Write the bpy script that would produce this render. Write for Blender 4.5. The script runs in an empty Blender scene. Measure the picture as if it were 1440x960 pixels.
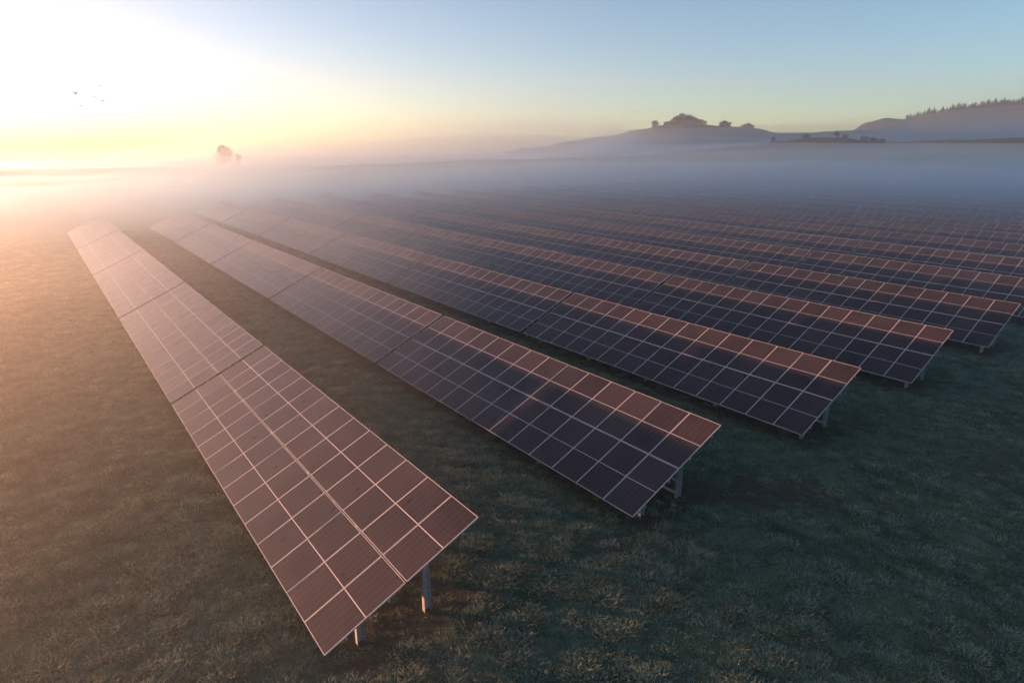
import bpy, bmesh, math, random
from mathutils import Vector, Matrix, noise

random.seed(7)
R = math.radians
scene = bpy.context.scene
COL = scene.collection

# ------------------------------------------------------------------ camera
FOC, PITCH, CAM_H = 880.0 / 1440 * 36.0, R(17.3), 10.4
cam_d = bpy.data.cameras.new('camera')
cam_d.lens = FOC; cam_d.sensor_width = 36.0; cam_d.clip_start = 0.1; cam_d.clip_end = 12000
cam = bpy.data.objects.new('camera', cam_d); COL.objects.link(cam)
cam.location = (0, 0, CAM_H); cam.rotation_euler = (R(90) - PITCH, 0, 0)
scene.camera = cam


def smooth(a, b, x):
    t = min(1.0, max(0.0, (x - a) / (b - a)))
    return t * t * (3 - 2 * t)


def lerp_tab(tab, x):
    if x <= tab[0][0]: return tab[0][1]
    for (a, p), (b, q) in zip(tab, tab[1:]):
        if x <= b:
            t = (x - a) / (b - a); t = t * t * (3 - 2 * t)
            return p + (q - p) * t
    return tab[-1][1]


def azimuth(px):                       # bearing of a column of the photograph near the horizon
    return math.degrees(math.atan((px - 720) / 921.0))


def height_at(px, py, dist):           # world height of a sight line at a given real distance
    u, v = (px - 720) / 880.0, (480 - py) / 880.0
    fy = math.cos(PITCH) + v * math.sin(PITCH)
    fz = v * math.cos(PITCH) - math.sin(PITCH)
    return CAM_H + dist * fz / math.hypot(u, fy)


def polar(az, r):
    a = R(az)
    return r * math.sin(a), r * math.cos(a)


def n3(x, y, z=0.0):
    return noise.noise(Vector((x, y, z)))


# ------------------------------------------------------------------ materials
def new_mat(name):
    m = bpy.data.materials.new(name); m.use_nodes = True
    nt = m.node_tree; nt.nodes.clear()
    return m, nt


def nd(nt, kind, **kw):
    n = nt.nodes.new(kind)
    for k, v in kw.items():
        if k.startswith('in_'):
            n.inputs[int(k[3:])].default_value = v
        else:
            setattr(n, k, v)
    return n


def math_n(nt, op, a, b=None, clamp=False):
    n = nt.nodes.new('ShaderNodeMath'); n.operation = op; n.use_clamp = clamp
    for i, v in enumerate((a, b)):
        if v is None: continue
        if hasattr(v, 'links'): nt.links.new(v, n.inputs[i])
        else: n.inputs[i].default_value = v
    return n.outputs[0]


def mix_c(nt, fac, a, b, mode='MIX'):
    n = nt.nodes.new('ShaderNodeMix'); n.data_type = 'RGBA'; n.blend_type = mode
    for s, v in ((n.inputs[0], fac), (n.inputs[6], a), (n.inputs[7], b)):
        if hasattr(v, 'links'): nt.links.new(v, s)
        else: s.default_value = v if not isinstance(v, tuple) or len(v) == 4 else (*v, 1)
    return n.outputs[2]


def ramp(nt, fac, stops):
    n = nt.nodes.new('ShaderNodeValToRGB')
    el = n.color_ramp.elements
    while len(el) < len(stops): el.new(0.5)
    for e, (p, c) in zip(el, stops):
        e.position = p; e.color = (*c, 1) if len(c) == 3 else c
    nt.links.new(fac, n.inputs[0])
    return n.outputs[0]


def noise_n(nt, vec, scale, detail=4, rough=0.55):
    n = nt.nodes.new('ShaderNodeTexNoise')
    n.inputs['Scale'].default_value = scale; n.inputs['Detail'].default_value = detail
    n.inputs['Roughness'].default_value = rough
    nt.links.new(vec, n.inputs['Vector'])
    return n.outputs['Fac']


def finish(nt, color, rough, bump=None, bump_s=0.3, bump_d=0.05, spec=0.3, metallic=0.0, coat=0.0):
    b = nt.nodes.new('ShaderNodeBsdfPrincipled'); o = nt.nodes.new('ShaderNodeOutputMaterial')
    for s, v in ((b.inputs['Base Color'], color), (b.inputs['Roughness'], rough)):
        if hasattr(v, 'links'): nt.links.new(v, s)
        else: s.default_value = v if not isinstance(v, tuple) or len(v) == 4 else (*v, 1)
    b.inputs['Specular IOR Level'].default_value = spec
    b.inputs['Metallic'].default_value = metallic
    b.inputs['Coat Weight'].default_value = coat
    if bump is not None:
        bp = nt.nodes.new('ShaderNodeBump'); bp.inputs['Strength'].default_value = bump_s
        bp.inputs['Distance'].default_value = bump_d
        nt.links.new(bump, bp.inputs['Height']); nt.links.new(bp.outputs[0], b.inputs['Normal'])
    nt.links.new(b.outputs[0], o.inputs['Surface'])
    return b


# --- glass of the modules: dewy dark cells, fine busbars, white half-cut strip
def mat_cells():
    m, nt = new_mat('solar_cells')
    uv = nd(nt, 'ShaderNodeUVMap', uv_map='panel')
    sep = nd(nt, 'ShaderNodeSeparateXYZ'); nt.links.new(uv.outputs[0], sep.inputs[0])
    x, y = sep.outputs[0], sep.outputs[1]
    geo = nd(nt, 'ShaderNodeNewGeometry'); pos = geo.outputs['Position']
    rnd = nd(nt, 'ShaderNodeObjectInfo').outputs['Random']
    base = ramp(nt, rnd, [(0, PANEL_A), (0.8, PANEL_B), (1, PANEL_DUST)])
    mp = nd(nt, 'ShaderNodeMapping'); mp.inputs['Scale'].default_value = (9.0, 1.1, 1.0)      # run-off streaks down the slope
    mp2 = nt.nodes.new('ShaderNodeVectorMath'); mp2.operation = 'ADD'
    rv = nt.nodes.new('ShaderNodeCombineXYZ'); nt.links.new(math_n(nt, 'MULTIPLY', rnd, 37.0), rv.inputs[0]); nt.links.new(math_n(nt, 'MULTIPLY', rnd, 91.0), rv.inputs[1])
    nt.links.new(uv.outputs[0], mp2.inputs[0]); nt.links.new(rv.outputs[0], mp2.inputs[1]); nt.links.new(mp2.outputs[0], mp.inputs[0])
    streak = noise_n(nt, mp.outputs[0], 1.0, 4, 0.6)
    base = mix_c(nt, ramp(nt, streak, [(0.45, (0, 0, 0)), (0.8, (0.55, 0.55, 0.55))]), base, PANEL_DUST)
    low = math_n(nt, 'MULTIPLY', math_n(nt, 'SUBTRACT', -0.86, y), 6.0, True)                  # dirt gathered at the lower frame
    base = mix_c(nt, math_n(nt, 'MULTIPLY', low, 0.45), base, PANEL_DUST)
    dust = noise_n(nt, pos, 0.55, 5, 0.6)
    base = mix_c(nt, ramp(nt, dust, [(0.35, (0, 0, 0)), (0.75, (1, 1, 1))]), base, PANEL_DUST)
    def grid(v, period, half):
        f = math_n(nt, 'PINGPONG', v, period / 2)
        return math_n(nt, 'LESS_THAN', f, half)
    bus = grid(x, 0.0607, 0.0022)
    cellx = grid(x, 0.182, 0.0040)
    celly = grid(y, 0.0925, 0.0022)
    fine = math_n(nt, 'MAXIMUM', math_n(nt, 'MULTIPLY', bus, 0.45), math_n(nt, 'MAXIMUM', cellx, math_n(nt, 'MULTIPLY', celly, 0.35)))
    base = mix_c(nt, math_n(nt, 'MULTIPLY', fine, 0.45), base, (0.20, 0.19, 0.20))
    half = math_n(nt, 'LESS_THAN', math_n(nt, 'ABSOLUTE', y), 0.0105)
    base = mix_c(nt, half, base, (0.52, 0.52, 0.53))
    dew = noise_n(nt, pos, 2.3, 4, 0.6)
    rough = math_n(nt, 'ADD', math_n(nt, 'MULTIPLY', dew, 0.22), 0.20)
    finish(nt, base, rough, spec=0.18)
    return m


PANEL_A, PANEL_B, PANEL_DUST = (0.018, 0.017, 0.023), (0.027, 0.024, 0.029), (0.046, 0.038, 0.040)
M_CELL = mat_cells()


def mat_simple(name, c, rough, spec=0.4, metallic=0.0, var=0.25, scale=6.0):
    m, nt = new_mat(name)
    geo = nd(nt, 'ShaderNodeNewGeometry')
    f = noise_n(nt, geo.outputs['Position'], scale, 5, 0.6)
    lo = tuple(v * (1 - var) for v in c); hi = tuple(min(1, v * (1 + var)) for v in c)
    col = ramp(nt, f, [(0.3, lo), (0.7, hi)])
    finish(nt, col, rough, bump=f, bump_s=0.05, bump_d=0.01, spec=spec, metallic=metallic)
    return m


M_ALU = mat_simple('aluminium_frame', (0.42, 0.43, 0.44), 0.45, metallic=0.0, var=0.12)
M_STEEL = mat_simple('galvanised_steel', (0.36, 0.39, 0.41), 0.5, metallic=0.35, var=0.22, scale=14)
M_BACK = mat_simple('backsheet', (0.25, 0.25, 0.26), 0.6)
M_CABLE = mat_simple('red_cable', (0.32, 0.05, 0.035), 0.5)
M_BLACKCABLE = mat_simple('black_cable', (0.02, 0.02, 0.022), 0.5)
M_BIRD = mat_simple('bird_feathers', (0.5, 0.47, 0.45), 0.8)
M_BARK = mat_simple('bark', (0.09, 0.07, 0.055), 0.9)
M_LEAF = mat_simple('tree_leaves', (0.045, 0.065, 0.035), 0.8, spec=0.15, var=0.5, scale=0.6)
M_NEEDLE = mat_simple('conifer_needles', (0.03, 0.045, 0.032), 0.85, spec=0.15, var=0.4, scale=0.4)


def mat_ground():
    m, nt = new_mat('meadow_soil')
    geo = nd(nt, 'ShaderNodeNewGeometry'); pos = geo.outputs['Position']
    big = noise_n(nt, pos, 0.05, 4, 0.6)
    mid = noise_n(nt, pos, 0.45, 6, 0.65)
    fin = noise_n(nt, pos, 5.5, 6, 0.7)
    c = ramp(nt, mid, [(0.30, (0.045, 0.070, 0.048)), (0.52, (0.100, 0.142, 0.095)), (0.75, (0.165, 0.195, 0.130))])
    c = mix_c(nt, ramp(nt, big, [(0.40, (0, 0, 0)), (0.65, (1, 1, 1))]), c, (0.105, 0.135, 0.078))
    c = mix_c(nt, 0.75, c, ramp(nt, fin, [(0.25, (0.25, 0.25, 0.25)), (0.7, (1.45, 1.45, 1.35))]), 'MULTIPLY')
    att = nd(nt, 'ShaderNodeAttribute', attribute_name='bare')
    c = mix_c(nt, math_n(nt, 'MULTIPLY', att.outputs['Fac'], math_n(nt, 'ADD', mid, 0.4), True), c, (0.060, 0.048, 0.040))
    h = math_n(nt, 'ADD', mid, math_n(nt, 'MULTIPLY', fin, 0.5))
    finish(nt, c, 0.95, bump=h, bump_s=0.9, bump_d=0.25, spec=0.1)
    return m


M_GROUND = mat_ground()


def mat_grass():
    m, nt = new_mat('grass_blades')
    rnd = nd(nt, 'ShaderNodeObjectInfo').outputs['Random']
    geo = nd(nt, 'ShaderNodeNewGeometry')
    big = noise_n(nt, geo.outputs['Position'], 0.22, 4, 0.6)
    c = ramp(nt, rnd, [(0, (0.070, 0.125, 0.085)), (0.4, (0.140, 0.210, 0.145)), (0.75, (0.230, 0.290, 0.200)), (1, (0.38, 0.40, 0.30))])
    c = mix_c(nt, ramp(nt, big, [(0.35, (0, 0, 0)), (0.7, (0.5, 0.5, 0.5))]), c, (0.145, 0.230, 0.170))
    b = finish(nt, c, 0.7, spec=0.2)
    t = nt.nodes.new('ShaderNodeBsdfTranslucent'); nt.links.new(c, t.inputs[0])       # thin blades let light through
    mx = nt.nodes.new('ShaderNodeMixShader'); mx.inputs[0].default_value = 0.3
    out = next(n for n in nt.nodes if n.type == 'OUTPUT_MATERIAL')
    nt.links.new(b.outputs[0], mx.inputs[1]); nt.links.new(t.outputs[0], mx.inputs[2]); nt.links.new(mx.outputs[0], out.inputs['Surface'])
    return m


M_GRASS = mat_grass()


def mat_hill(name, a, b, scale):
    m, nt = new_mat(name)
    geo = nd(nt, 'ShaderNodeNewGeometry'); pos = geo.outputs['Position']
    f = noise_n(nt, pos, scale, 7, 0.65)
    finish(nt, ramp(nt, f, [(0.35, a), (0.65, b)]), 0.95, bump=f, bump_s=0.6, bump_d=3.0, spec=0.1)
    return m


M_HILL = mat_hill('hill_pasture', (0.030, 0.042, 0.022), (0.055, 0.064, 0.034), 0.06)
M_WOODHILL = mat_hill('hill_wood', (0.020, 0.030, 0.020), (0.040, 0.050, 0.030), 0.09)


# ------------------------------------------------------------------ object helpers
def link(o, parent=None):
    COL.objects.link(o)
    if parent is not None: o.parent = parent
    return o


def tag(o, label, cat=None, group=None, kind=None):
    o['label'] = label
    if cat: o['category'] = cat
    if group: o['group'] = group
    if kind: o['kind'] = kind
    return o


def empty(name, loc, rz=0.0):
    o = bpy.data.objects.new(name, None); link(o)
    o.location = loc; o.rotation_euler = (0, 0, rz); o.empty_display_size = 0.3
    return o


def mesh_obj(name, bm, mats, parent=None, smooth_s=False):
    me = bpy.data.meshes.new(name)
    bm.normal_update(); bm.to_mesh(me); bm.free()
    for m in (mats if isinstance(mats, (list, tuple)) else [mats]): me.materials.append(m)
    if smooth_s:
        for p in me.polygons: p.use_smooth = True
    o = bpy.data.objects.new(name, me); link(o, parent)
    return o


def add_box(bm, lo, hi, mat=0, mtx=None):
    vs = [bm.verts.new((x, y, z)) for z in (lo[2], hi[2]) for y in (lo[1], hi[1]) for x in (lo[0], hi[0])]
    fs = []
    for f in ((0, 2, 3, 1), (4, 5, 7, 6), (0, 1, 5, 4), (1, 3, 7, 5), (3, 2, 6, 7), (2, 0, 4, 6)):
        fc = bm.faces.new([vs[i] for i in f]); fc.material_index = mat; fs.append(fc)
    if mtx is not None:
        for v in vs: v.co = mtx @ v.co
    return fs


def beam(bm, a, b, w, h, mat=0, up=Vector((0, 0, 1)), channel=False):
    """a straight member from a to b; a lipped channel profile if asked for."""
    a, b = Vector(a), Vector(b); z = (b - a); L = z.length; z.normalize()
    x = up.cross(z)
    if x.length < 1e-4: x = Vector((1, 0, 0))
    x.normalize(); y = z.cross(x)
    m = Matrix((x, y, z)).transposed().to_4x4(); m.translation = a
    t = 0.008
    if channel:
        add_box(bm, (-w / 2, -h / 2, 0), (-w / 2 + t, h / 2, L), mat, m)
        add_box(bm, (-w / 2 + t, -h / 2, 0), (w / 2, -h / 2 + t, L), mat, m)
        add_box(bm, (-w / 2 + t, h / 2 - t, 0), (w / 2, h / 2, L), mat, m)
    else:
        add_box(bm, (-w / 2, -h / 2, 0), (w / 2, h / 2, L), mat, m)


def tube(bm, pts, rad, seg=6, mat=0):
    rings = []
    for i, p in enumerate(pts):
        p = Vector(p)
        d = (Vector(pts[min(i + 1, len(pts) - 1)]) - Vector(pts[max(i - 1, 0)])).normalized()
        x = d.orthogonal().normalized(); y = d.cross(x)
        r = rad[i] if isinstance(rad, (list, tuple)) else rad
        rings.append([bm.verts.new(p + (x * math.cos(k * 2 * math.pi / seg) + y * math.sin(k * 2 * math.pi / seg)) * r) for k in range(seg)])
    for A, B in zip(rings, rings[1:]):
        for k in range(seg):
            f = bm.faces.new((A[k], A[(k + 1) % seg], B[(k + 1) % seg], B[k])); f.material_index = mat
    for rg, rev in ((rings[0], True), (rings[-1], False)):
        f = bm.faces.new(list(reversed(rg)) if rev else rg); f.material_index = mat


# ------------------------------------------------------------------ ground sheet
CREST_H = [(-90, -0.5), (-40, -0.2), (-30, 0.2), (-22, 1.4), (-12, 3.2), (0, 4.6), (8, 6.2), (20, 7.4), (40, 7.0), (90, 5.0)]
CREST_R = [(-90, 235), (-38, 240), (-20, 260), (0, 300), (15, 330), (45, 330), (90, 300)]


def ground_z(x, y):
    r = math.hypot(x, y); az = math.degrees(math.atan2(x, y))
    rc, hc = lerp_tab(CREST_R, abs(az) if abs(az) > 90 else az), lerp_tab(CREST_H, az)
    z = hc * smooth(150, rc, r)
    z -= (hc + 7.0) * smooth(rc, rc + 130, r)
    z += (n3(x * 0.02, y * 0.02) * 0.8 * smooth(130, 240, r))
    z += n3(x * 0.35, y * 0.35, 3.0) * 0.035 + n3(x * 1.3, y * 1.3, 8.0) * 0.02
    return z


YAW, TILT, W, NCOL, SLANT, GAP, LOW = R(37.2), R(24.3), 1.15, 14, 4.163, 0.29, 0.60
TLEN = W * NCOL
D = Vector((-math.sin(YAW), math.cos(YAW), 0)); Cc = Vector((math.cos(YAW), math.sin(YAW), 0))


def row_lat(k): return 3.134 + 8.68 * k
ROW_ALONG = [10.4, 10.03, 9.89, 9.75, 9.55]
def row_start(k): return ROW_ALONG[k] if k < len(ROW_ALONG) else 9.5 - 0.05 * (k - 5)


def bare_amount(x, y):
    """how worn the turf is: bare drip strip under the panels, trampled ground at the row ends"""
    c, t = x * Cc.x + y * Cc.y, x * D.x + y * D.y
    k = round((c - 3.134 - 1.9) / 8.68); v = 0.0
    if 0 <= k <= 18 and t > row_start(k) - 0.3:
        q = c - row_lat(k)
        v = max(v, 0.75 * smooth(-0.3, 0.5, q) * (1 - smooth(3.3, 4.4, q)))
    for (bx, by, rad, s) in ((5.6, 17.6, 1.6, 0.9), (7.8, 17.4, 2.0, 0.85), (9.6, 16.6, 1.5, 0.6), (16.6, 19.2, 1.6, 0.6), (13.8, 23.0, 2.2, 0.5), (2.3, 14.6, 1.0, 0.6), (20.0, 24.0, 2.4, 0.45)):
        d = math.hypot((x - bx) * 0.7, (y - by) * 1.5) / rad + n3(x * 0.9, y * 0.9, 5) * 0.6
        v = max(v, s * (1 - smooth(0.4, 1.1, d)))
    return v


BOX = (-430, -230, 1150, 1290)        # the site, in metres: x0, y0, x1, y1


def reach(az):
    s, c = math.sin(R(az)), math.cos(R(az)); d = 1e9
    if abs(s) > 1e-6: d = min(d, ((BOX[2] if s > 0 else BOX[0]) - (4 if s > 0 else -4)) / s)
    if abs(c) > 1e-6: d = min(d, ((BOX[3] if c > 0 else BOX[1]) - (4 if c > 0 else -4)) / c)
    return d


def build_ground():
    bm = bmesh.new()
    rs = [0.0]; r = 4.0
    while r < 1800:
        rs.append(r); r *= 1.022 if r < 60 else 1.035
    azs = []
    a = -180.0
    while a < 180 - 1e-6:
        azs.append(a); a += 0.5 if -62 <= a < 62 else 3.0
    lay = bm.verts.layers.float.new('bare')
    c0 = bm.verts.new((0, 0, ground_z(0, 0))); prev = None
    for r in rs[1:]:
        ring = []
        for az in azs:
            x, y = polar(az, min(r, reach(az)))
            v = bm.verts.new((x, y, ground_z(x, y))); v[lay] = bare_amount(x, y) if r < 170 else 0
            ring.append(v)
        n = len(ring)
        if prev is None:
            for i in range(n): bm.faces.new((c0, ring[(i + 1) % n], ring[i]))
        else:
            for i in range(n): bm.faces.new((prev[i], prev[(i + 1) % n], ring[(i + 1) % n], ring[i]))
        prev = ring
    bmesh.ops.remove_doubles(bm, verts=bm.verts[:], dist=0.001)
    o = mesh_obj('ground', bm, M_GROUND, smooth_s=True)
    if o.data.polygons[500].normal.z < 0: o.data.flip_normals()
    return tag(o, 'flat meadow ground reaching back to a low crest in the mist', kind='structure')


build_ground()


# ------------------------------------------------------------------ hills
def hill(name, label, az0, az1, r0, r1, crest, mat, step=0.35, nr=26, rough=0.0, nf=0.02):
    """a hill whose top runs at the middle of r0..r1; crest maps a photo column to its skyline row."""
    bm = bmesh.new(); rows = []
    rm = (r0 + r1) / 2
    n = int((az1 - az0) / step)
    for j in range(nr + 1):
        t = j / nr; r = r0 + (r1 - r0) * t; row = []
        for i in range(n + 1):
            az = az0 + (az1 - az0) * i / n
            px = 720 + 921 * math.tan(R(az))
            top = height_at(px, lerp_tab(crest, px), rm)
            b = math.sin(math.pi * t) ** 1.3
            edge = smooth(0, 0.06, i / n) * smooth(0, 0.06, 1 - i / n)
            x, y = polar(az, r)
            z = -14 + (top + 14) * b * edge
            z += rough * n3(x * nf, y * nf, 4) * b + 0.4 * rough * n3(x * nf * 4, y * nf * 4, 9) * b
            row.append(bm.verts.new((x, y, z)))
        rows.append(row)
    for A, B in zip(rows, rows[1:]):
        for i in range(n): bm.faces.new((A[i + 1], B[i + 1], B[i], A[i]))
    o = mesh_obj(name, bm, mat, smooth_s=True)
    if sum(p.normal.z for p in o.data.polygons) < 0: o.data.flip_normals()
    return tag(o, label, kind='structure')


NEAR_CREST = [(900, 222), (960, 213), (1050, 205), (1100, 198), (1140, 193), (1180, 193), (1220, 198), (1250, 200), (1340, 197), (1440, 193), (1700, 189)]
MID_CREST = [(760, 208), (800, 200), (850, 191), (900, 182), (930, 176), (960, 173), (990, 176), (1030, 179), (1060, 181), (1090, 187), (1130, 186), (1180, 184), (1260, 186), (1400, 190)]
FAR_CREST = [(1130, 204), (1190, 186), (1215, 172), (1240, 166), (1270, 168), (1300, 160), (1340, 153), (1400, 146), (1440, 142), (1560, 132), (1800, 128)]
hill('near_hill', 'low dark green ridge in front of the larger hills', 10, 58, 400, 520, NEAR_CREST, M_HILL, rough=0.5)
hill('middle_hill', 'rounded misty hill with a clump of trees on its summit', -2, 40, 620, 840, MID_CREST, M_HILL, rough=1.5)
hill('far_hill', 'long wooded hill rising behind the other ridges', 22, 60, 860, 1160, FAR_CREST, M_WOODHILL, rough=1.5)


# ------------------------------------------------------------------ solar tables
PW, PL, CGAP = W - 0.014, (SLANT - 0.032) / 2, 0.032
LIP, FH = 0.0145, 0.035


def uv_faces(bm, fs, off=(0, 0)):
    lay = bm.loops.layers.uv.get('panel') or bm.loops.layers.uv.new('panel')
    for f in fs:
        for l in f.loops: l[lay].uv = (l.vert.co.x - off[0], l.vert.co.y - off[1])


def add_glass(bm, ox=0, oy=0, mat=0, back=None):
    hx, hy = PW / 2 - LIP, PL / 2 - LIP
    fs = add_box(bm, (ox - hx, oy - hy, -0.009), (ox + hx, oy + hy, -0.003), mat)
    uv_faces(bm, fs, (ox, oy))
    if back is not None: fs[0].material_index = back


def add_frame(bm, ox=0, oy=0, mat=0):
    X, Y = PW / 2, PL / 2
    add_box(bm, (ox - X, oy - Y, -FH), (ox - X + LIP, oy + Y, 0), mat)
    add_box(bm, (ox + X - LIP, oy - Y, -FH), (ox + X, oy + Y, 0), mat)
    add_box(bm, (ox - X + LIP, oy - Y, -FH), (ox + X - LIP, oy - Y + LIP, 0), mat)
    add_box(bm, (ox - X + LIP, oy + Y - LIP, -FH), (ox + X - LIP, oy + Y, 0), mat)


bm = bmesh.new(); add_glass(bm, back=1)
ME_GLASS = bpy.data.meshes.new('solar_panel'); bm.to_mesh(ME_GLASS); bm.free()
for m in (M_CELL, M_BACK): ME_GLASS.materials.append(m)
bm = bmesh.new(); add_frame(bm)
ME_FRAME = bpy.data.meshes.new('panel_frame'); bm.to_mesh(ME_FRAME); bm.free(); ME_FRAME.materials.append(M_ALU)
bm = bmesh.new(); add_glass(bm, back=2); add_frame(bm, mat=1)
ME_PANEL = bpy.data.meshes.new('solar_panel_whole'); bm.to_mesh(ME_PANEL); bm.free()
for m in (M_CELL, M_ALU, M_BACK): ME_PANEL.materials.append(m)

ST, CT = math.sin(TILT), math.cos(TILT)


def slope_pt(x, s, depth=0.0):
    """point of the table plane: x along the row, s metres up the slope, depth metres below the glass"""
    return Vector((x, s * CT + depth * ST, LOW + s * ST - depth * CT))


PX = [-TLEN / 2 + 0.5 + i * (TLEN - 1.0) / 4 for i in range(5)]
S_REAR, S_FRONT = 0.68 * SLANT, 0.24 * SLANT


def support_meshes(joined=False):
    out = {}
    def done(bm, name, mats=M_STEEL):
        bm.normal_update(); me = bpy.data.meshes.new(name); bm.to_mesh(me); bm.free(); me.materials.append(mats); return me
    def post(bm, x, s):
        top = slope_pt(x, s, 0.12)
        beam(bm, (x, top.y, -0.4), (x, top.y, top.z), 0.11, 0.17, channel=True, up=Vector((0, 1, 0)))
        add_box(bm, (x - 0.06, top.y - 0.09, top.z - 0.16), (x - 0.053, top.y + 0.09, top.z + 0.02))
    def rafter(bm, x):
        beam(bm, slope_pt(x + 0.09, 0.18, 0.135), slope_pt(x + 0.09, SLANT - 0.18, 0.135), 0.06, 0.09, channel=True)
    def purlin(bm, s):
        beam(bm, slope_pt(-TLEN / 2 - 0.035, s, 0.064), slope_pt(TLEN / 2 + 0.035, s, 0.064), 0.05, 0.055, channel=True)
    def rail(bm, z):
        y = slope_pt(0, S_REAR, 0.12).y - 0.115
        beam(bm, (-TLEN / 2 + 0.42, y, z), (TLEN / 2 - 0.42, y, z), 0.05, 0.06)
    if joined:
        bm = bmesh.new()
        for x in PX: post(bm, x, S_REAR); post(bm, x, S_FRONT); rafter(bm, x)
        for s in (0.12, 0.38, 0.62, 0.88): purlin(bm, s * SLANT)
        for z in (0.20, 0.62): rail(bm, z)
        return done(bm, 'support_frame')
    bm = bmesh.new(); post(bm, 0, S_REAR); out['rear'] = done(bm, 'rear_post')
    bm = bmesh.new(); post(bm, 0, S_FRONT); out['front'] = done(bm, 'front_post')
    bm = bmesh.new(); rafter(bm, 0); out['rafter'] = done(bm, 'rafter')
    out['rail'] = []
    for z in (0.20, 0.62):
        bm = bmesh.new(); rail(bm, z); out['rail'].append(done(bm, 'cross_rail'))
    out['purlin'] = []
    for s in (0.12, 0.38, 0.62, 0.88):
        bm = bmesh.new(); purlin(bm, s * SLANT); out['purlin'].append(done(bm, 'purlin'))
    return out


SUP = support_meshes()
ME_SUP = support_meshes(True)

# a whole far table in one mesh
bm = bmesh.new()
for i in range(NCOL):
    for j in range(2):
        ox, oy = -TLEN / 2 + (i + 0.5) * W, PL / 2 + j * (PL + CGAP)
        n0 = len(bm.verts)
        add_glass(bm, ox, oy, 0, 2); add_frame(bm, ox, oy, 1)
rot = Matrix.Translation((0, 0, LOW)) @ Matrix.Rotation(TILT, 4, 'X')
bmesh.ops.transform(bm, matrix=rot, verts=bm.verts[:])
for x in PX:
    for s in (S_REAR, S_FRONT):
        top = slope_pt(x, s, 0.12)
        for f in add_box(bm, (x - 0.05, top.y - 0.07, -0.4), (x + 0.05, top.y + 0.07, top.z)): f.material_index = 3
    m4 = None
for s in (0.12, 0.38, 0.62, 0.88): beam(bm, slope_pt(-TLEN / 2 - 0.035, s * SLANT, 0.064), slope_pt(TLEN / 2 + 0.035, s * SLANT, 0.064), 0.05, 0.05, mat=3)
ME_FAR = bpy.data.meshes.new('solar_table_far'); bm.to_mesh(ME_FAR); bm.free()
for m in (M_CELL, M_ALU, M_BACK, M_STEEL): ME_FAR.materials.append(m)

ORD = ['first', 'second', 'third', 'fourth', 'fifth', 'sixth', 'seventh', 'eighth', 'ninth', 'tenth', 'eleventh', 'twelfth',
       'thirteenth', 'fourteenth', 'fifteenth', 'sixteenth', 'seventeenth', 'eighteenth', 'nineteenth', 'twentieth']
RZ = math.atan2(-D.y, -D.x)
GROUP = 'tilted solar panel tables standing in long rows'


def child(name, me, parent, loc=(0, 0, 0), rot=(0, 0, 0)):
    o = bpy.data.objects.new(name, me); link(o, parent); o.location = loc; o.rotation_euler = rot
    return o


def solar_table(k, n):
    t_mid = row_start(k) + n * (TLEN + GAP) + TLEN / 2
    p = Cc * row_lat(k) + D * t_mid
    z = ground_z(p.x, p.y) if p.length > 140 else 0.0
    dist = (Vector((p.x, p.y, 0)) - D * TLEN / 2 * 0.8).length
    which = 'nearest table' if n == 0 else '%s table from the near end' % ORD[n]
    rown = 'leftmost sunlit row of solar panels' if k == 0 else '%s solar row from the left' % ORD[k]
    label = '%s of the %s' % (which, rown)
    rr = random.Random(k * 31 + n)
    if dist > 118:
        o = bpy.data.objects.new('solar_table', ME_FAR); link(o); o.location = (p.x, p.y, z); o.rotation_euler = (0, 0, RZ)
        return tag(o, label, 'solar panels', GROUP)
    root = empty('solar_table', (p.x, p.y, z), RZ); tag(root, label, 'solar panels', GROUP)
    full = dist < 62
    for i in range(NCOL):
        for j in range(2):
            s = PL / 2 + j * (PL + CGAP)
            loc = slope_pt(-TLEN / 2 + (i + 0.5) * W, s)
            q = child('solar_panel', ME_GLASS if full else ME_PANEL, root,
                      loc + Vector((0, 0, rr.uniform(-0.003, 0.003))), (TILT + rr.gauss(0, R(0.2)), rr.gauss(0, R(0.2)), rr.gauss(0, R(0.03))))
            if full: child('panel_frame', ME_FRAME, q)
    if full:
        for x in PX:
            child('rear_post', SUP['rear'], root, (x, 0, 0)); child('front_post', SUP['front'], root, (x, 0, 0))
            child('rafter', SUP['rafter'], root, (x, 0, 0))
        for me in SUP['purlin']: child('purlin', me, root)
        for me in (SUP['rail'] if k else ()):   # the first row has none
            child('cross_rail', me, root)
    else:
        child('support_frame', ME_SUP, root)
    if full and n == 0:
        x = TLEN / 2 - 1.25
        bm = bmesh.new(); a = slope_pt(x, 0.40 * SLANT, 0.09); pts = []
        for i in range(9):
            t = i / 8
            pts.append((x + 0.5 * t, a.y + 0.25 * t, a.z + 0.1 * t - 0.55 * math.sin(math.pi * t)))
        tube(bm, pts, 0.012, 5)
        mesh_obj('cable', bm, M_CABLE if k == 1 else M_BLACKCABLE, root)
    return root


NROWS = 18
for k in range(NROWS):
    for n in range(5 if k < 2 else 6):
        t_mid = row_start(k) + (n + 0.5) * (TLEN + GAP)
        p = Cc * row_lat(k) + D * t_mid
        if p.length > 205: continue
        solar_table(k, n)


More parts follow.
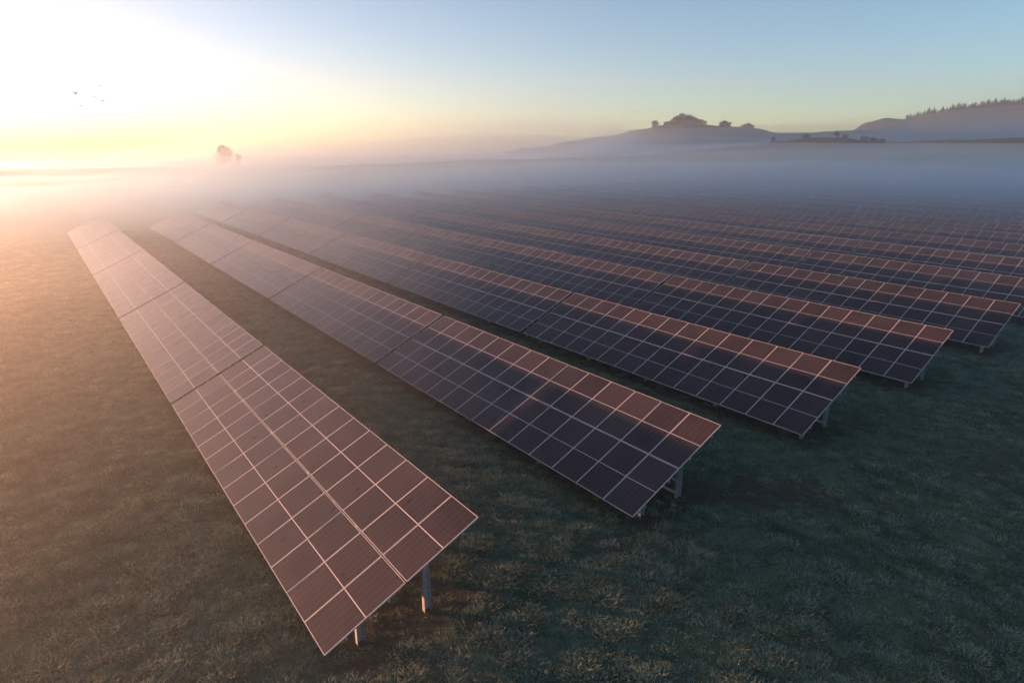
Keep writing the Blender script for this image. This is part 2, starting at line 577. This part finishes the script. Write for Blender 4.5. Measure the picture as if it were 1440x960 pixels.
# ------------------------------------------------------------------ grass (geometry nodes scatter of tuft meshes held in the same object)
def build_grass():
    rg = random.Random(11)
    me = bpy.data.meshes.new('grass')
    verts, faces, kinds, scl, rot = [], [], [], [], []
    NV = 5
    for k in range(NV):                       # five different tufts
        nb = (56, 46, 62, 40, 52)[k]
        for b in range(nb):
            a = rg.uniform(0, 6.283); rad = 0.24 * rg.random() ** 0.6
            bx, by = rad * math.cos(a), rad * math.sin(a)
            h = rg.uniform(0.04, 0.135) * (1.25 if k == 3 else 1.0); lean = rg.uniform(0.2, 1.1) * h; la = a + rg.uniform(-0.9, 0.9)
            w = rg.uniform(0.005, 0.011); wa = la + 1.57
            i0 = len(verts)
            for (t, ww) in ((0, 1.0), (0.55, 0.8), (1.0, 0.12)):
                cx, cy, cz = bx + lean * t * t * math.cos(la), by + lean * t * t * math.sin(la), h * (t - 0.25 * t * t) - 0.01
                for sgn in (-1, 1):
                    verts.append((cx + sgn * w * ww * math.cos(wa), cy + sgn * w * ww * math.sin(wa), cz)); kinds.append(k); scl.append(1.0); rot.append(0.0)
            faces.append((i0, i0 + 1, i0 + 3, i0 + 2)); faces.append((i0 + 2, i0 + 3, i0 + 5, i0 + 4))
    pts = 0
    bands = ((7.5, 20, 46), (20, 34, 32), (34, 56, 16), (56, 95, 6))
    for r0, r1, dens in bands:
        area = math.pi * (r1 * r1 - r0 * r0) * 112 / 360
        for _ in range(int(area * dens)):
            r = math.sqrt(rg.uniform(r0 * r0, r1 * r1)); az = rg.uniform(-58, 54)
            x, y = polar(az, r)
            b = bare_amount(x, y)
            clump = 0.55 * n3(x * 0.5, y * 0.5, 21) + 0.9 * n3(x * 1.6, y * 1.6, 33)
            if rg.random() < b * 0.92: continue
            if rg.random() > 0.88 + 0.7 * clump: continue
            verts.append((x, y, ground_z(x, y) - 0.01)); kinds.append(10 + rg.randrange(NV))
            scl.append((0.85 + 0.45 * max(-0.6, min(1, clump * 1.6)) + rg.uniform(-0.2, 0.3)) * (1 - 0.45 * b) * (1 + smooth(20, 80, r) * 0.7)); rot.append(rg.uniform(0, 6.283)); pts += 1
    me.from_pydata(verts, [], faces); me.materials.append(M_GRASS)
    a = me.attributes.new('kind', 'INT', 'POINT'); a.data.foreach_set('value', kinds)
    a = me.attributes.new('size', 'FLOAT', 'POINT'); a.data.foreach_set('value', scl)
    a = me.attributes.new('turn', 'FLOAT', 'POINT'); a.data.foreach_set('value', rot)
    o = bpy.data.objects.new('grass', me); link(o)
    tag(o, 'short tufted meadow grass growing between and in front of the rows', kind='stuff')
    ng = bpy.data.node_groups.new('grass_scatter', 'GeometryNodeTree')
    ng.interface.new_socket('Geometry', in_out='INPUT', socket_type='NodeSocketGeometry')
    ng.interface.new_socket('Geometry', in_out='OUTPUT', socket_type='NodeSocketGeometry')
    L = ng.links.new; N = ng.nodes.new
    gi, go = N('NodeGroupInput'), N('NodeGroupOutput')
    def attr(nm, ty):
        q = N('GeometryNodeInputNamedAttribute'); q.data_type = ty; q.inputs['Name'].default_value = nm
        return q.outputs['Attribute']
    kind, size, turn = attr('kind', 'INT'), attr('size', 'FLOAT'), attr('turn', 'FLOAT')
    def cmp(val):
        c = N('FunctionNodeCompare'); c.data_type = 'INT'; c.operation = 'EQUAL'
        ins = [s for s in c.inputs if s.enabled and s.type == 'INT']
        L(kind, ins[0]); ins[1].default_value = val
        return c.outputs[0]
    comb = N('ShaderNodeCombineXYZ'); L(turn, comb.inputs[2])
    join = N('GeometryNodeJoinGeometry')
    for k in range(NV):
        s1 = N('GeometryNodeSeparateGeometry'); L(gi.outputs[0], s1.inputs['Geometry']); L(cmp(k), s1.inputs['Selection'])
        g2i = N('GeometryNodeGeometryToInstance'); L(s1.outputs[0], g2i.inputs[0])
        s2 = N('GeometryNodeSeparateGeometry'); L(gi.outputs[0], s2.inputs['Geometry']); L(cmp(10 + k), s2.inputs['Selection'])
        iop = N('GeometryNodeInstanceOnPoints'); L(s2.outputs[0], iop.inputs['Points']); L(s1.outputs[0], iop.inputs['Instance'])
        L(comb.outputs[0], iop.inputs['Rotation']); L(size, iop.inputs['Scale'])
        L(iop.outputs[0], join.inputs[0])
    L(join.outputs[0], go.inputs[0])
    md = o.modifiers.new('scatter', 'NODES'); md.node_group = ng
    return pts


print('grass tufts', build_grass())


# ------------------------------------------------------------------ trees
def crown_mesh(bm, rg, cx, cy, z0, h, w, clumps, leaves, leaf, mat=1):
    cl = []
    for _ in range(clumps):
        t = rg.random(); a = rg.uniform(0, 6.283)
        prof = math.sin(math.pi * (0.12 + 0.83 * t)) ** 0.7
        rad = w * 0.5 * prof * math.sqrt(rg.random())
        cl.append((cx + rad * math.cos(a), cy + rad * math.sin(a), z0 + h * t, w * rg.uniform(0.10, 0.22)))
    for (x, y, z, rr) in cl:
        for _ in range(leaves):
            d = Vector((rg.gauss(0, 1), rg.gauss(0, 1), rg.gauss(0, 0.8))).normalized() * rr * rg.uniform(0.4, 1.0)
            c = Vector((x, y, z)) + d
            u = Vector((rg.gauss(0, 1), rg.gauss(0, 1), rg.gauss(0, 1))).normalized(); v = u.orthogonal().normalized()
            s = leaf * rg.uniform(0.6, 1.3)
            f = bm.faces.new([bm.verts.new(c + u * s), bm.verts.new(c + v * s * 0.7), bm.verts.new(c - u * s), bm.verts.new(c - v * s * 0.7)])
            f.material_index = 0
    return cl


def broad_tree(loc, h, w, label, group=None, seed=1, clumps=40, leaves=26, leaf=0.28, lowcrown=0.2, cat='tree', name='broadleaf_tree'):
    rg = random.Random(seed)
    root = empty(name, loc); tag(root, label, cat, group)
    bm = bmesh.new()
    tube(bm, [(0, 0, -0.6), (0.04 * h * .2, 0, h * 0.25), (0.02 * h, 0.02 * h, h * 0.55), (0, 0.01 * h, h * 0.85)], [0.035 * h, 0.027 * h, 0.018 * h, 0.006 * h], 7)
    for _ in range(7):
        a = rg.uniform(0, 6.283); z = h * rg.uniform(0.25, 0.6)
        tube(bm, [(0, 0, z), (w * 0.2 * math.cos(a), w * 0.2 * math.sin(a), z + h * 0.1), (w * 0.36 * math.cos(a), w * 0.36 * math.sin(a), z + h * 0.22)], [0.012 * h, 0.008 * h, 0.003 * h], 5)
    mesh_obj('trunk', bm, M_BARK, root)
    bm = bmesh.new(); crown_mesh(bm, rg, 0, 0, h * lowcrown, h * (1 - lowcrown), w, clumps, leaves, leaf)
    mesh_obj('crown', bm, M_LEAF, root)
    return root


def ridge_point(px, crest, rm, sink=0.3, dist=None):
    az = azimuth(px); x, y = polar(az, rm)
    return (x, y, height_at(px, lerp_tab(crest, px), rm) - sink)


x, y = polar(azimuth(314), 450)
zg = ground_z(x, y) - 0.3
broad_tree((x, y, zg), 10.9 - zg, 10.5, 'pale tall tree standing alone in the mist on the skyline', seed=3, clumps=80, leaves=30, leaf=0.36, lowcrown=0.12)
x, y = polar(azimuth(333), 445)
zg = ground_z(x, y) - 0.3
broad_tree((x, y, zg), 5.0 - zg, 7.5, 'low misted bush beside the lone tree on the skyline', seed=4, clumps=44, leaves=24, leaf=0.33, lowcrown=0.05, cat='bush', name='hedge_bush')
# on the near ridge
for i, (px, h, w, lab) in enumerate((
        (1086, 3.0, 3.2, 'small round tree at the left foot of the dark green ridge'),
        (1131, 1.7, 6.0, 'low bush on the highest hump of the dark green ridge'),
        (1174, 3.6, 3.0, 'upright small tree in the middle of the dark green ridge top'),
        (1186, 1.6, 3.4, 'tiny bush right beside the upright small tree on the ridge'),
        (1214, 2.2, 6.0, 'wide dark bush, first of the group in the ridge dip'),
        (1226, 1.9, 5.0, 'dark bush in the middle of the group in the ridge dip'),
        (1237, 1.5, 5.0, 'flat dark bush, last of the group in the ridge dip'))):
    broad_tree(ridge_point(px, NEAR_CREST, 460), h, w, lab, 'bushes along the near ridge', seed=20 + i, clumps=26, leaves=22, leaf=0.3, lowcrown=0.08,
               cat='tree' if 'tree' in lab.split('beside')[0] and 'bush' not in lab else 'bush', name='ridge_tree' if 'bush' not in lab else 'ridge_bush')
# clump on the middle hill
for i, (px, h, w, lab) in enumerate((
        (919, 6.5, 7.0, 'narrow tree standing apart on the left slope of the misty hill'),
        (938, 4.0, 9.0, 'small spreading tree left of the summit clump on the misty hill'),
        (949, 7.5, 12.0, 'tree at the left side of the summit clump'),
        (958, 9.5, 17.0, 'tallest tree in the middle of the summit clump'),
        (968, 8.0, 16.0, 'broad tree at the right side of the summit clump'),
        (981, 5.0, 14.0, 'low tree trailing down right of the summit clump'),
        (1016, 5.5, 14.0, 'wide low thicket on the right shoulder of the misty hill'),
        (1048, 4.5, 13.0, 'last low thicket at the right end of the misty hill'))):
    broad_tree(ridge_point(px, MID_CREST, 730, 1.2), h, w, lab, 'trees on the summit of the misty hill', seed=40 + i, clumps=44, leaves=22, leaf=0.75, lowcrown=0.1)
# conifer fringe on the far ridge: individual trees
def conifer_meshes(seed):
    rg = random.Random(seed)
    bm = bmesh.new(); h = 1.0
    tube(bm, [(0, 0, -0.12), (0, 0, 0.5), (0, 0, 0.97)], [0.03, 0.02, 0.004], 5)
    t = bpy.data.meshes.new('trunk'); bm.to_mesh(t); bm.free(); t.materials.append(M_BARK)
    bm = bmesh.new()
    for i in range(11):
        z = 0.10 + 0.082 * i; rr = 0.26 * (1 - 0.085 * i) * rg.uniform(0.8, 1.15)
        for k in range(9):
            a = k * 0.698 + rg.uniform(-0.3, 0.3) + i; r2 = rr * rg.uniform(0.65, 1.1)
            da = 0.30
            bm.faces.new([bm.verts.new((0, 0, z + 0.09)), bm.verts.new((r2 * math.cos(a - da), r2 * math.sin(a - da), z - rg.uniform(0.01, 0.05))),
                          bm.verts.new((1.1 * r2 * math.cos(a), 1.1 * r2 * math.sin(a), z - 0.05)), bm.verts.new((r2 * math.cos(a + da), r2 * math.sin(a + da), z - rg.uniform(0.0, 0.05)))])
    c = bpy.data.meshes.new('crown'); bm.to_mesh(c); bm.free(); c.materials.append(M_NEEDLE)
    return t, c


CON = [conifer_meshes(s) for s in range(5)]
rg = random.Random(5); px = 1268.0
while px < 1462:
    hgt = rg.uniform(5.0, 9.5); wid = hgt * rg.uniform(1.2, 1.9)
    root = empty('conifer_tree', ridge_point(px, FAR_CREST, 1010 + rg.uniform(-12, 6), 1.5), rg.uniform(0, 6.28))
    tag(root, 'small dark conifer in the dense tree fringe along the far hill top', 'tree', 'conifers along the far hill top')
    t, c = rg.choice(CON)
    a = child('trunk', t, root); b = child('crown', c, root)
    a.scale = b.scale = (wid, wid, hgt)
    px += rg.uniform(1.8, 4.2)


# ------------------------------------------------------------------ birds
def bird(px, py, dist, span, head, flap, label):
    az = azimuth(px)
    u, v = (px - 720) / 880.0, (480 - py) / 880.0
    d = Vector((u, math.cos(PITCH) + v * math.sin(PITCH), v * math.cos(PITCH) - math.sin(PITCH))); d *= dist / math.hypot(d.x, d.y)
    root = bpy.data.objects.new('bird', None)
    bm = bmesh.new(); L = span * 0.42; s = span / 2
    prof = [(-0.52, 0.004), (-0.36, 0.05), (-0.1, 0.085), (0.15, 0.075), (0.3, 0.035), (0.42, 0.03), (0.5, 0.022), (0.56, 0.003)]
    tube(bm, [(0, t * L * 1.6, 0.02 * math.sin(t * 3)) for t, _ in prof], [r * span * 0.55 for _, r in prof], 7)
    for sg in (-1, 1):
        secs = [(0.03, 0.12, -0.10), (0.35, 0.16, -0.06), (0.7, 0.08, -0.10), (1.0, -0.10, -0.14)]
        vv = []
        for (q, lead, trail) in secs:
            z = s * (flap * (q if q < 0.4 else 0.4 + 0.35 * (q - 0.4)))
            for yy, dz in ((lead, 0), (trail, 0.0), ((lead + trail) / 2, 0.012)):
                vv.append(bm.verts.new((sg * s * q, yy * span * 0.9, z + dz * span)))
        for i in range(3):
            a = vv[3 * i:3 * i + 3]; b = vv[3 * i + 3:3 * i + 6]
            bm.faces.new((a[0], a[2], b[2], b[0])); bm.faces.new((a[2], a[1], b[1], b[2])); bm.faces.new((a[1], a[0], b[0], b[1]))
    o = mesh_obj('bird', bm, M_BIRD)
    o.location = (d.x, d.y, CAM_H + d.z); o.rotation_euler = (R(6), 0, head)
    tag(o, label, 'bird', 'birds flying in the glow above the field')


bird(106, 132, 74, 1.0, R(70), 0.9, 'bird with raised wings flying at the left of the small flock')
bird(141, 121, 80, 0.8, R(80), 0.2, 'topmost bird of the small flock')
bird(132, 136, 72, 0.9, R(60), 0.25, 'level winged bird in the middle of the small flock')
bird(145, 142, 77, 1.0, R(75), -0.1, 'rightmost bird of the small flock with drooping wings')
bird(113, 149, 75, 0.9, R(65), 0.45, 'lowest bird of the small flock')


# ------------------------------------------------------------------ air: even haze, lying fog banks and an added glare veil
def volume_mat(name, color, dens, aniso):
    m, nt = new_mat(name)
    v = nt.nodes.new('ShaderNodeVolumePrincipled'); o = nt.nodes.new('ShaderNodeOutputMaterial')
    v.inputs['Color'].default_value = (*color, 1); v.inputs['Density'].default_value = dens; v.inputs['Anisotropy'].default_value = aniso
    nt.links.new(v.outputs[0], o.inputs['Volume'])
    return m


HAZE_D, FOG_D, FAR_FOG_D, FOG_G = 0.00040, 0.040, 0.010, 0.83
FOG_C = (0.54, 0.74, 0.89)
bm = bmesh.new(); add_box(bm, (BOX[0], BOX[1], -24), (BOX[2], BOX[3], 125))
tag(mesh_obj('haze', bm, volume_mat('haze_air', (0.80, 0.91, 1.0), HAZE_D, 0.62)), 'pale morning haze filling the air over the whole site', kind='stuff')


def fog_bank(name, label, az0, az1, r0, r1, top, mat, bottom=-10.0, na=90, nr=60):
    bm = bmesh.new(); A, B = [], []
    for j in range(nr + 1):
        r = r0 + (r1 - r0) * j / nr; ra, rb = [], []
        for i in range(na + 1):
            az = az0 + (az1 - az0) * i / na
            x, y = polar(az, r)
            z = max(top(az, r, x, y), -0.3)
            if j in (0, nr) or i in (0, na): z = -0.4
            ra.append(bm.verts.new((x, y, z))); rb.append(bm.verts.new((x, y, bottom)))
        A.append(ra); B.append(rb)
    for j in range(nr):
        for i in range(na):
            bm.faces.new((A[j][i], A[j][i + 1], A[j + 1][i + 1], A[j + 1][i]))
            bm.faces.new((B[j][i], B[j + 1][i], B[j + 1][i + 1], B[j][i + 1]))
    for j in range(nr):
        bm.faces.new((A[j][0], A[j + 1][0], B[j + 1][0], B[j][0])); bm.faces.new((A[j][na], B[j][na], B[j + 1][na], A[j + 1][na]))
    for i in range(na):
        bm.faces.new((A[0][i], B[0][i], B[0][i + 1], A[0][i + 1])); bm.faces.new((A[nr][i], A[nr][i + 1], B[nr][i + 1], B[nr][i]))
    bmesh.ops.recalc_face_normals(bm, faces=bm.faces[:])
    o = mesh_obj(name, bm, mat, smooth_s=False)
    return tag(o, label, kind='stuff')


def field_fog_top(f):
    def top(az, r, x, y):
        start = lerp_tab([(-50, 34), (-30, 36), (-10, 42), (10, 42), (30, 40), (60, 40)], az) + 10 * (1 - f)
        h = lerp_tab([(-60, 2.5), (-37, 3.6), (-20, 8.0), (0, 9.6), (20, 9.6), (60, 9.6)], az) * f
        z = h * smooth(start, start + 105, r) * (1 - lerp_tab([(-10, 0.78), (6, 0.75), (14, 0.95)], az) * smooth(lerp_tab([(-10, 125), (12, 160)], az), lerp_tab([(-10, 225), (12, 270)], az), r)) * (1 - smooth(lerp_tab([(-8, 215), (10, 345)], az), lerp_tab([(-8, 285), (10, 400)], az), r)) + 0.6 * lerp_tab(CREST_H, az) * smooth(150, 300, r) * (1 if az > 2 else 1 - smooth(240, 290, r))
        z += min(f, 1.2) * smooth(start + 15, start + 90, r) * (n3(x * 0.013, y * 0.013, 2 + 7 * f) * 2.6 + n3(x * 0.04, y * 0.04, 6 + 5 * f) * 0.9)
        return z * smooth(-52, -40, az) - 0.3
    return top


def valley_fog_top(f, side):
    def top(az, r, x, y):
        near = lerp_tab([(-46, 285), (2, 300), (13, 520), (60, 520)], az)
        h = lerp_tab([(-46, 4), (-34, 8), (-20, 26), (0, 40), (10, 42), (24, 44), (40, 62), (60, 66)], az) * f
        z = h * smooth(near, near + 60, r) * (1 - smooth(600, 615, r)) - 6 * (1 - f)
        z += f * smooth(near + 20, near + 90, r) * (n3(x * 0.008, y * 0.008, 12 + 9 * f) * 6.0 + n3(x * 0.02, y * 0.02, 16 + 3 * f) * 2.0)
        m = smooth(-50, -42, az) * (1 - smooth(12, 25, az)) if side < 0 else smooth(2, 11, az)
        return z * m - 2 * (1 - m)
    return top


def glare_mist_top(az, r, x, y):  # thin volume added to stand in for lens glare over the left meadow
    z = lerp_tab([(-78, 4.0), (-40, 8.0), (-18, 7.0), (8, 0.0)], az) * smooth(2, 9, r) * (1 - smooth(52, 64, r)) * smooth(-62, -40, x)
    return z + (n3(x * 0.03, y * 0.03, 40) * 1.2 if z > 1.5 else 0) - 0.3


fog_bank('glare_mist', 'thin added mist giving a warm glare veil beside the first row', -80, 12, 1.5, 66, glare_mist_top,
         volume_mat('glare_mist', (0.82, 0.86, 0.84), 0.0046, 0.75), bottom=-2)
def ground_mist_top(az, r, x, y):
    m = smooth(-52, -26, az)
    return m * (smooth(12, 75, r) * 7.8 + 0.6 * lerp_tab(CREST_H, az) * smooth(150, 300, r) + 1.2 * smooth(40, 80, r) * n3(x * 0.02, y * 0.02, 50)) * (1 - smooth(lerp_tab([(-8, 230), (10, 340)], az), lerp_tab([(-8, 280), (10, 370)], az), r)) - 0.3


fog_bank('ground_mist', 'faint even mist hanging over all of the rows', -56, 64, 8, 372, ground_mist_top,
         volume_mat('ground_mist', FOG_C, 0.0062, 0.7), bottom=-10)
for f, dens in ((0.34, 0.50), (0.50, 0.34), (0.66, 0.24), (0.82, 0.14), (1.0, 0.08), (1.7, 0.05)):
    fog_bank('field_fog', 'thin ground fog lying over the far ends of the rows', -56, 62, 44, 400, field_fog_top(f),
             volume_mat('field_fog', FOG_C, FOG_D * dens, FOG_G))
for f, dens in ((0.28, 0.4), (0.50, 0.27), (0.75, 0.17), (1.0, 0.11)):
    fog_bank('valley_fog', 'fog lying in the open valley beyond the crest of the field', -52, 26, 285, 615, valley_fog_top(f, -1),
             volume_mat('valley_fog', FOG_C, FAR_FOG_D * dens, 0.6), bottom=-14)
for f, dens in ((0.22, 1.2), (0.36, 1.0), (0.50, 0.8), (0.66, 0.5), (0.82, 0.22), (1.0, 0.10)):
    fog_bank('hill_fog', 'fog lying in the valley between the dark ridge and the far hills', 0, 62, 400, 615, valley_fog_top(f, 1),
             volume_mat('hill_fog', FOG_C, FAR_FOG_D * dens, 0.6), bottom=-14)

# ------------------------------------------------------------------ light
SUN_AZ, SUN_EL = -75.0, 2.15
sd = bpy.data.lights.new('sun', 'SUN'); sd.energy = 3.9; sd.angle = R(1.2); sd.color = (1.0, 0.41, 0.20)
so = bpy.data.objects.new('sun', sd); link(so)
sv = Vector((math.sin(R(SUN_AZ)) * math.cos(R(SUN_EL)), math.cos(R(SUN_AZ)) * math.cos(R(SUN_EL)), math.sin(R(SUN_EL))))
so.rotation_euler = sv.to_track_quat('Z', 'Y').to_euler(); so.location = (-60, 30, 40)

wd = bpy.data.worlds.new('World'); scene.world = wd; wd.use_nodes = True
nt = wd.node_tree; nt.nodes.clear()
sky = nt.nodes.new('ShaderNodeTexSky'); sky.sky_type = 'NISHITA'; sky.sun_disc = False
sky.sun_elevation = R(SUN_EL); sky.sun_rotation = R(SUN_AZ); sky.altitude = 50
sky.air_density = 0.7; sky.dust_density = 0.22; sky.ozone_density = 2.3
bg = nt.nodes.new('ShaderNodeBackground'); bg.inputs[1].default_value = 0.094
wo = nt.nodes.new('ShaderNodeOutputWorld')
tint = nt.nodes.new('ShaderNodeMix'); tint.data_type = 'RGBA'; tint.blend_type = 'MULTIPLY'; tint.inputs[0].default_value = 1.0
tint.inputs[7].default_value = (1.02, 0.97, 0.89, 1)     # cool camera white balance
nt.links.new(sky.outputs[0], tint.inputs[6]); nt.links.new(tint.outputs[2], bg.inputs[0]); nt.links.new(bg.outputs[0], wo.inputs[0])

# ------------------------------------------------------------------ render
scene.render.engine = 'CYCLES'
vs = scene.view_settings
vs.view_transform = 'Standard'; vs.look = 'None'; vs.exposure = 2.5; vs.gamma = 1.0; vs.use_curve_mapping = False
cy = scene.cycles
cy.max_bounces = 6; cy.diffuse_bounces = 2; cy.glossy_bounces = 2; cy.volume_bounces = 3
cy.use_denoising = True
